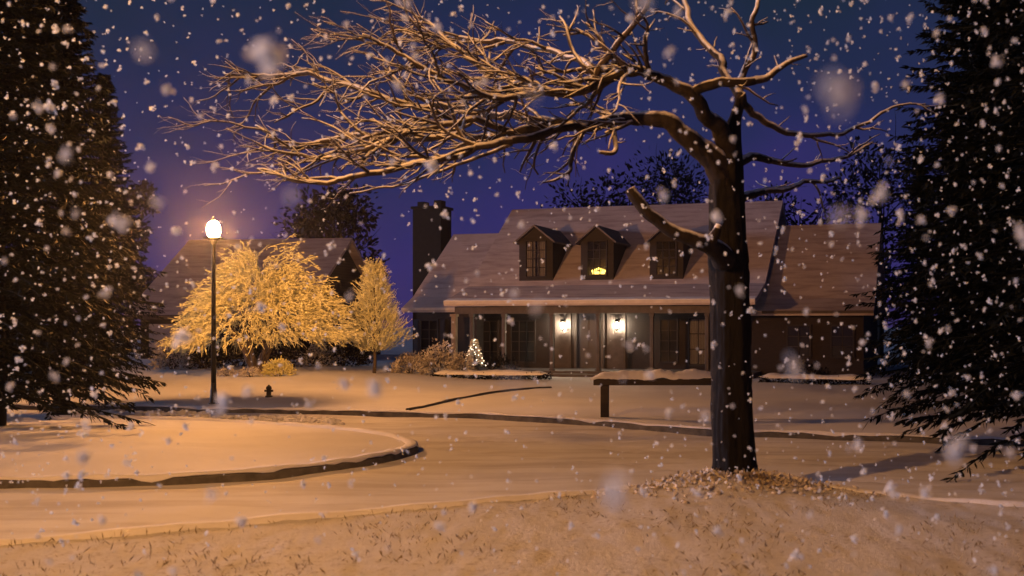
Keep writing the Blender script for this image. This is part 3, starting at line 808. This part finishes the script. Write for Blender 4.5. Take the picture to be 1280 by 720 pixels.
# conifers and dark trees
def conifer(hgt, rad, nb, seed, leafs=9):
    random.seed(seed)
    t_ = thing('evergreen_tree', 'x', 'tree', (0,0,0), 0)
    m = MB(); m.tube([(0,0,-.3),(.03,0,hgt*.4),(0,.02,hgt*.98)], [.22,.15,.02], 10, jit=.06); m.build('trunk', M['trunk'], t_, True)
    m = MB()
    for i in range(nb):
        u = (i + rnd(0,1))/nb; z = .5 + (hgt-.55)*u**1.08; L = rad*(1-u)**.8*rnd(.6,1.12) + .12; a = i*2.399 + rnd(-.3,.3)
        ns = 6; pts = wig(Vector((0,0,z)), Vector((math.cos(a), math.sin(a), -.05+.5*u)), L, ns, .06, Vector((0,0,-.06+.03*u)))
        m.tube(pts, [.022*(1-.8*k/ns) for k in range(ns+1)], 4, False)
        for k in range(1, ns+1):
            d = (pts[k]-pts[k-1]).normalized(); side = d.cross(Vector((0,0,1))).normalized()
            for q in range(leafs):
                p = pts[k-1].lerp(pts[k], rnd(0,1)); s_ = random.choice((-1,1))
                dd = d*rnd(.3,1) + side*s_*rnd(.2,1.1) + Vector((0,0,rnd(-.75,.1)))
                m.leaf(p, dd, rnd(.08,.22), rnd(.010,.026))
    m.build('crown', M['needles'], t_)
    return t_
c0 = conifer(10.5, 2.6, 560, 5, 20)
def put(o, px, Y, label, sc=1.0, rz=0.0, zf=None, grp='dark evergreens round the road', sx=1.0):
    x = (px - CX)/F*Y
    o.location = (x, Y, zf if zf is not None else .1); o.scale = (sc*sx, sc*sx, sc); o.rotation_euler.z = rz
    tag(o, label, 'tree', grp)
put(c0, -12, 16.2, 'huge dark evergreen at the left end of the island', 1.0, .4, .2)
put(copy_tree(c0), 78, 19.8, 'dark evergreen standing just behind the huge left one', .86, 2.2, .15, sx=.80)
put(copy_tree(c0), -70, 24.5, 'evergreen farthest to the left, mostly hidden behind the huge one', 1.0, 3.4, .1)
put(copy_tree(c0), 1335, 13.2, 'huge dark evergreen at the right end of the road', 1.02, 4.3, .1)
put(copy_tree(c0), 1222, 20.5, 'tall dark evergreen on the lawn beyond the huge right one', 1.05, 1.2, .1)
put(copy_tree(c0), 1150, 40.5, 'far dark evergreen just past the right end of the house', .85, 2.9, .1, sx=.8)
put(copy_tree(c0), 1190, 30.0, 'slim dark evergreen between the house end and the lawn evergreen', .88, .3, .1, sx=.6)

put(copy_tree(c0), 40, 27.0, 'evergreen seen through the gap right of the farthest left one', 1.05, 4.0, .1)
put(copy_tree(c0), 1262, 26.5, 'evergreen deep behind the huge right one', 1.1, 2.4, .1)
put(copy_tree(c0), 1235, 37.0, 'farthest evergreen in the dark right hand stand', 1.25, .9, .1)
put(copy_tree(c0), 130, 33.0, 'farthest evergreen beside the left end of the neighbouring house', .92, 1.7, .4, sx=.8)

def dark_tree(px, Y, pytop, wpx, label, seed, n=3600, leafl=.34):
    random.seed(seed)
    x = (px-CX)/F*Y; hgt = H - (pytop-CY)/F*Y - .1; rad = wpx*Y/F/2
    t_ = thing('background_tree', label, 'tree', (x, Y, .1), 0, 'dark trees behind the houses')
    m = MB(); m.tube([(0,0,-.2),(.1,0,hgt*.35),(0,.1,hgt*.8)], [.2,.15,.03], 8, jit=.06)
    m.build('trunk', M['trunk'], t_, True)
    m = MB()
    cl_ = [(rnd(-1,1)*rad*.62, rnd(-1,1)*rad*.5, hgt*rnd(.28,.86), rad*rnd(.28,.5)) for _ in range(22)]
    for i in range(26):
        a = rnd(0,2*PI); pts = wig(Vector((0,0,hgt*rnd(.3,.75))), Vector((math.cos(a), math.sin(a), rnd(.4,1.6))), rad*rnd(.7,1.1), 7, .13, Vector((0,0,.03)))
        m.tube(pts, [.05*(1-.85*k/7) for k in range(8)], 4, False)
    for i in range(n):
        c = random.choice(cl_); v = Vector((random.gauss(0,1), random.gauss(0,1), random.gauss(0,1))).normalized()*c[3]*rnd(.35,1.05)
        p = Vector((c[0]+v.x, c[1]+v.y, min(hgt, c[2]+v.z*.9))); m.leaf(p, v + Vector((rnd(-.5,.5), rnd(-.5,.5), rnd(-.5,.5))), leafl*rnd(.5,1.2), leafl*rnd(.12,.3))
    m.build('crown', M['darkleaf'], t_)
    return t_
dark_tree(425, 47, 222, 125, 'dark rounded tree rising between the golden tree and the chimney', 21)
dark_tree(385, 52, 275, 120, 'lower dark tree just behind the crown of the golden tree', 22)
dark_tree(735, 56, 205, 150, 'dark tree topping the roof above the middle dormer', 23)
dark_tree(835, 60, 170, 170, 'taller dark tree topping the roof near the broken limb', 24)
dark_tree(1000, 55, 225, 170, 'dark tree behind the right wing of the brick house', 25)
dark_tree(1100, 52, 150, 170, 'high dark tree behind the right end of the brick house', 26)
dark_tree(160, 54, 205, 90, 'dark tree behind the left end of the neighbouring roof', 27)

# ------------------------------------------------------------------ shrubs and hedges
def shrub(name, label, loc, rx, ry, rz, n, mat, grp, seed, leafl=.09):
    random.seed(seed)
    t_ = thing(name, label, 'shrub', loc, 0, grp)
    m = MB()
    for i in range(14):
        a = rnd(0,2*PI); e = Vector((math.cos(a)*rx*.8*rnd(.3,1), math.sin(a)*ry*.8*rnd(.3,1), rz*rnd(.4,.85)))
        m.tube(wig(Vector((e.x*.15, e.y*.15, -.05)), e + Vector((0,0,.2)), e.length, 5, .12), [.016,.014,.011,.009,.007,.004], 4, False)
    m.build('stem', M['stem'], t_)
    m = MB()
    for i in range(n):
        a = rnd(0,2*PI); v = rnd(0,1); th = math.acos(v); q = rnd(.55,1.05)*(1+.25*mn.noise(Vector((a*1.3, v*2, seed))))
        d = Vector((math.cos(a)*math.sin(th), math.sin(a)*math.sin(th), v))
        m.leaf(Vector((d.x*rx*q, d.y*ry*q, d.z*rz*q+.02)), d + Vector((rnd(-.8,.8), rnd(-.8,.8), rnd(-.5,.8))), leafl*rnd(.5,1.3), leafl*rnd(.15,.34))
    m.build('foliage', mat, t_)
    return t_
SG = 'snowy shrubs in front of the houses'
def sh(px, py, Y, wpx, hpx, mat, label, n=900, seed=1, leafl=.10):
    p = P(px, py, Y); z = lawnz(p.x, p.y); kk = Y/F
    shrub('snowy_shrub', label, (p.x, p.y, z), wpx*kk/2, wpx*kk/2*.8, hpx*kk, n, M[mat], SG, seed, leafl)
sh(216, 462, 31.5, 52, 34, 'frostpale', 'pink tinged snowy shrub under the left edge of the golden tree', 1100, 31)
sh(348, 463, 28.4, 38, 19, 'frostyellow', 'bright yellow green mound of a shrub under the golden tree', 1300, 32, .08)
sh(398, 462, 33, 50, 27, 'frostpale', 'dim shrub between the yellow mound and the young tree', 700, 33)
sh(283, 467, 28.6, 24, 9, 'frostpale', 'low clump left of the golden tree trunk', 500, 34, .06)
sh(313, 468, 28.3, 32, 10, 'frostpale', 'low flat clump in front of the golden tree trunk', 600, 35, .06)
sh(254, 464, 31.8, 44, 22, 'darkleaf', 'dark shrub close behind the lamp post', 600, 36)
for i_, (a_, w_, h_, l_) in enumerate(((236, 70, 36, 'dark bush behind the lamp post, left of the golden tree trunk'), (300, 76, 32, 'dark bush directly behind the golden tree trunk'), (372, 84, 34, 'dark bush behind the yellow mound'), (428, 70, 30, 'dark bush filling the gap left of the young tree'))):
    sh(a_, 461, 33.8, w_, h_, 'darkleaf', l_, 1500, 60 + i_, .12)
sh(512, 470, 32.2, 48, 24, 'frostpale', 'snowy shrub nearest to the young tree', 1300, 37)
sh(548, 468, 32.4, 50, 38, 'frostpale', 'tall twiggy shrub at the left corner of the porch', 1300, 38)
sh(577, 467, 32.3, 34, 28, 'frostpale', 'shrub left of the small christmas tree', 800, 39)
sh(628, 466, 32.6, 40, 28, 'darkleaf', 'dark shrub right of the small christmas tree', 700, 40)
sh(1010, 474, 31.0, 60, 20, 'darkleaf', 'dark shrub in front of the right wing of the brick house', 700, 41)
def hedge(pa, pb, py, Y0, Y1, hpx, label, seed):
    random.seed(seed)
    a = P(pa, py, Y0); b = P(pb, py, Y1); c = (a+b)/2; c.z = lawnz(c.x, c.y) - .03; d = b-a; L = math.hypot(d.x, d.y)
    t_ = thing('low_hedge', label, 'hedge', c, math.atan2(d.y, d.x), 'low snow capped hedges along the house front')
    hh = hpx*Y0/F; m = MB()
    for i in range(int(L*420)):
        m.leaf(Vector((rnd(-L/2,L/2), rnd(-.26,.26), rnd(0,hh))), Vector((rnd(-1,1), rnd(-1.2,.6), rnd(-.3,1))), rnd(.05,.11), rnd(.015,.03))
    m.build('foliage', M['darkleaf'], t_)
    m = MB(); n = int(L*12); Ls = 7
    for i in range(n):
        x = -L/2 + L*i/(n-1); e = sm(min(i, n-1-i), -1, 5); q = (.10 + .06*fbm(x+seed, 2, 1.1))*e; w = (.27 + .05*fbm(x, seed, 1.7))*(.5+.5*e)
        for o, zz in ((-1.05,-.3),(-1.1,.2),(-.75,.8),(0,1.0),(.7,.8),(1.1,.2),(1.05,-.3)): m.v.append((x, o*w, hh - .015 + zz*q))
    for i in range(n-1):
        for j in range(Ls-1): m.f.append((i*Ls+j, (i+1)*Ls+j, (i+1)*Ls+j+1, i*Ls+j+1))
    m.build('snow_cap', M['cap'], t_, True)
hedge(540, 688, 475, 31.8, 31.2, 9, 'low hedge with a long snow cap left of the porch step', 3)
hedge(750, 905, 474, 30.6, 30.0, 8, 'low hedge with a snow cap behind the timber rail', 4)
hedge(950, 1088, 478, 29.8, 28.6, 10, 'low hedge with a snow cap right of the big bare tree', 5)

# ------------------------------------------------------------------ falling snow
random.seed(77)
protos = []
def plate(m, c, r):
    q = Vector((rnd(-1,1), rnd(-1,1), rnd(-1,1))).normalized(); u = q.orthogonal().normalized(); w_ = q.cross(u); b = len(m.v)
    for k in range(6):
        a = PI*k/3 + rnd(-.25,.25); rr = r*rnd(.7,1.1); m.v.append(tuple(c + u*math.cos(a)*rr + w_*math.sin(a)*rr))
    m.f.append(tuple(range(b, b+6)))
for k in range(6):
    m = MB()
    for j in range(22): plate(m, Vector((random.gauss(0,.36), random.gauss(0,.36), random.gauss(0,.40))), rnd(.28,.6))
    me = m.build('snowflake', M['flake'], None, False); protos.append(me)
flakes = []
def proj(v): return CX + F*v.x/v.y, CY - F*(v.z-H)/v.y
def inview(v, mg=10):
    a, b = proj(v); return -mg < a < 1280+mg and -mg < b < 720+mg
tries = 0
while len(flakes) < 5000 and tries < 120000:
    tries += 1
    v = Vector((rnd(-9, 4.5), rnd(.9, 9.8), rnd(.25, 5.2)))
    a, b = proj(v)
    if not (-160 < a < 1440 and -120 < b < 840): continue
    w = .5 + .5*max(sm(a, 900, 1060), sm(-a, -260, -90)) + .1*sm(-b, -220, -60)
    if rnd(0,1) > w: continue
    if v.z < vergez(v.x, v.y) + .08 and v.y < ne(v.x): continue
    s = .0084 * math.exp(random.gauss(0, .42)) * (1.25 if rnd(0,1) < .15 else 1)
    flakes.append((v, min(s, .021)))
for D, a, b, s in ((.62,1056,118,.0095),(.8,1046,300,.007),(.75,767,596,.010),(.95,366,252,.006),(.9,196,52,.007),(.85,688,126,.005),(1.1,1011,471,.010),(1.3,665,400,.007),(.7,610,480,.004)):
    v = P(a, b, D); v += Vector((rnd(-.02,.02), 0, rnd(-.02,.02))); flakes.append((v, s))
seen = sorted([f for f in flakes if inview(f[0], 0)], key=lambda f: -f[1]/f[0].y)
ind = seen[:300]; ids = set(id(f) for f in ind); rest = [f for f in flakes if id(f) not in ids]
print('FLAKES in view', len(seen), 'rest', len(rest))
for i, (v, s) in enumerate(ind):
    o = protos[i] if i < len(protos) else protos[i % 6].copy()
    if i >= len(protos): COL.objects.link(o)
    o.location = v; o.scale = (s*rnd(.75,1.1), s*rnd(.75,1.1), s*rnd(.85,1.35)); o.rotation_euler = (rnd(-.5,.5), rnd(-.5,.5), rnd(0,6))
    big = v.y < 1.4 and s > .0045
    tag(o, 'big blurred snowflake drifting right in front of the viewer' if v.y < 1.4 else 'white clump of falling snow in the night air', 'snowflake', 'blurred nearest snowflakes' if v.y < 1.4 else 'snowflakes falling in the air')
m = MB()
for i, (v, s) in enumerate(rest): [plate(m, v + Vector((random.gauss(0,.4), random.gauss(0,.4), random.gauss(0,.45)))*s, s*rnd(.45,.8)) for _ in range(7)]
tag(m.build('falling_snow', M['flake'], None, False), 'fine falling snow filling the night air', 'falling snow', kind='stuff')

# ------------------------------------------------------------------ air, sky, added light on the flakes
HAZE = True
if HAZE:
    m = MB(); m.box(-110, 110, -25, 125, -1.1, 17)
    hz = m.build('haze', None if False else M['ground']); hz.data.materials.clear()
    t = NT('snowy night air'); t.n.remove(t.b)
    vnode = t.n.new('ShaderNodeVolumePrincipled'); vnode.inputs['Density'].default_value = .0004
    vnode.inputs['Color'].default_value = (.86, .86, .92, 1); vnode.inputs['Anisotropy'].default_value = .90
    t.link(vnode.outputs[0], t.out.inputs['Volume']); hz.data.materials.append(t.m)
    tag(hz, 'thin snowy haze in the night air', 'haze', kind='stuff')

w = bpy.data.worlds.new('World'); S.world = w; w.use_nodes = True
nt = w.node_tree; bg = nt.nodes['Background']
tc = nt.nodes.new('ShaderNodeTexCoord'); sp = nt.nodes.new('ShaderNodeSeparateXYZ'); nt.links.new(tc.outputs['Generated'], sp.inputs[0])
nz = nt.nodes.new('ShaderNodeTexNoise'); nz.inputs['Scale'].default_value = 3.4; nz.inputs['Detail'].default_value = 5
nt.links.new(tc.outputs['Generated'], nz.inputs['Vector'])
ma = nt.nodes.new('ShaderNodeMath'); ma.operation = 'MULTIPLY_ADD'; nt.links.new(nz.outputs['Fac'], ma.inputs[0]); ma.inputs[1].default_value = .42; nt.links.new(sp.outputs['Z'], ma.inputs[2])
rp = nt.nodes.new('ShaderNodeValToRGB'); e = rp.color_ramp.elements
stops = [(.14, (.038, .024, .095)), (.29, (.033, .025, .135)), (.41, (.019, .024, .090)), (.55, (.012, .023, .044)), (1, (.008, .012, .028))]
while len(e) < len(stops): e.new(.5)
for k, (p_, c) in enumerate(stops): e[k].position = p_; e[k].color = (*c, 1)
nt.links.new(ma.outputs[0], rp.inputs['Fac']); nt.links.new(rp.outputs['Color'], bg.inputs['Color']); bg.inputs['Strength'].default_value = 1.0

sun = bpy.data.lights.new('added_flake_light', 'SUN'); sun.energy = 2.6; sun.angle = R(12); sun.color = (.60, .68, 1.0)  # added low bluish sun, put in to brighten the falling flakes
so = bpy.data.objects.new('added_flake_light', sun); COL.objects.link(so)
az, el = R(100), R(3.2)     # from the left and slightly ahead, set to light the flakes
src = Vector((-math.sin(az)*math.cos(el), -math.cos(az)*math.cos(el), math.sin(el)))
so.rotation_euler = src.to_track_quat('Z', 'Y').to_euler(); so.location = src*60 + Vector((0,20,0))

# ------------------------------------------------------------------ render settings
S.render.engine = 'CYCLES'
S.view_settings.view_transform = 'Standard'; S.view_settings.look = 'None'
S.view_settings.exposure = 0; S.view_settings.gamma = 1
S.cycles.use_denoising = True
S.cycles.max_bounces = 5; S.cycles.diffuse_bounces = 2; S.cycles.glossy_bounces = 2; S.cycles.transmission_bounces = 3; S.cycles.volume_bounces = 1; S.cycles.transparent_max_bounces = 6
S.cycles.sample_clamp_indirect = 4
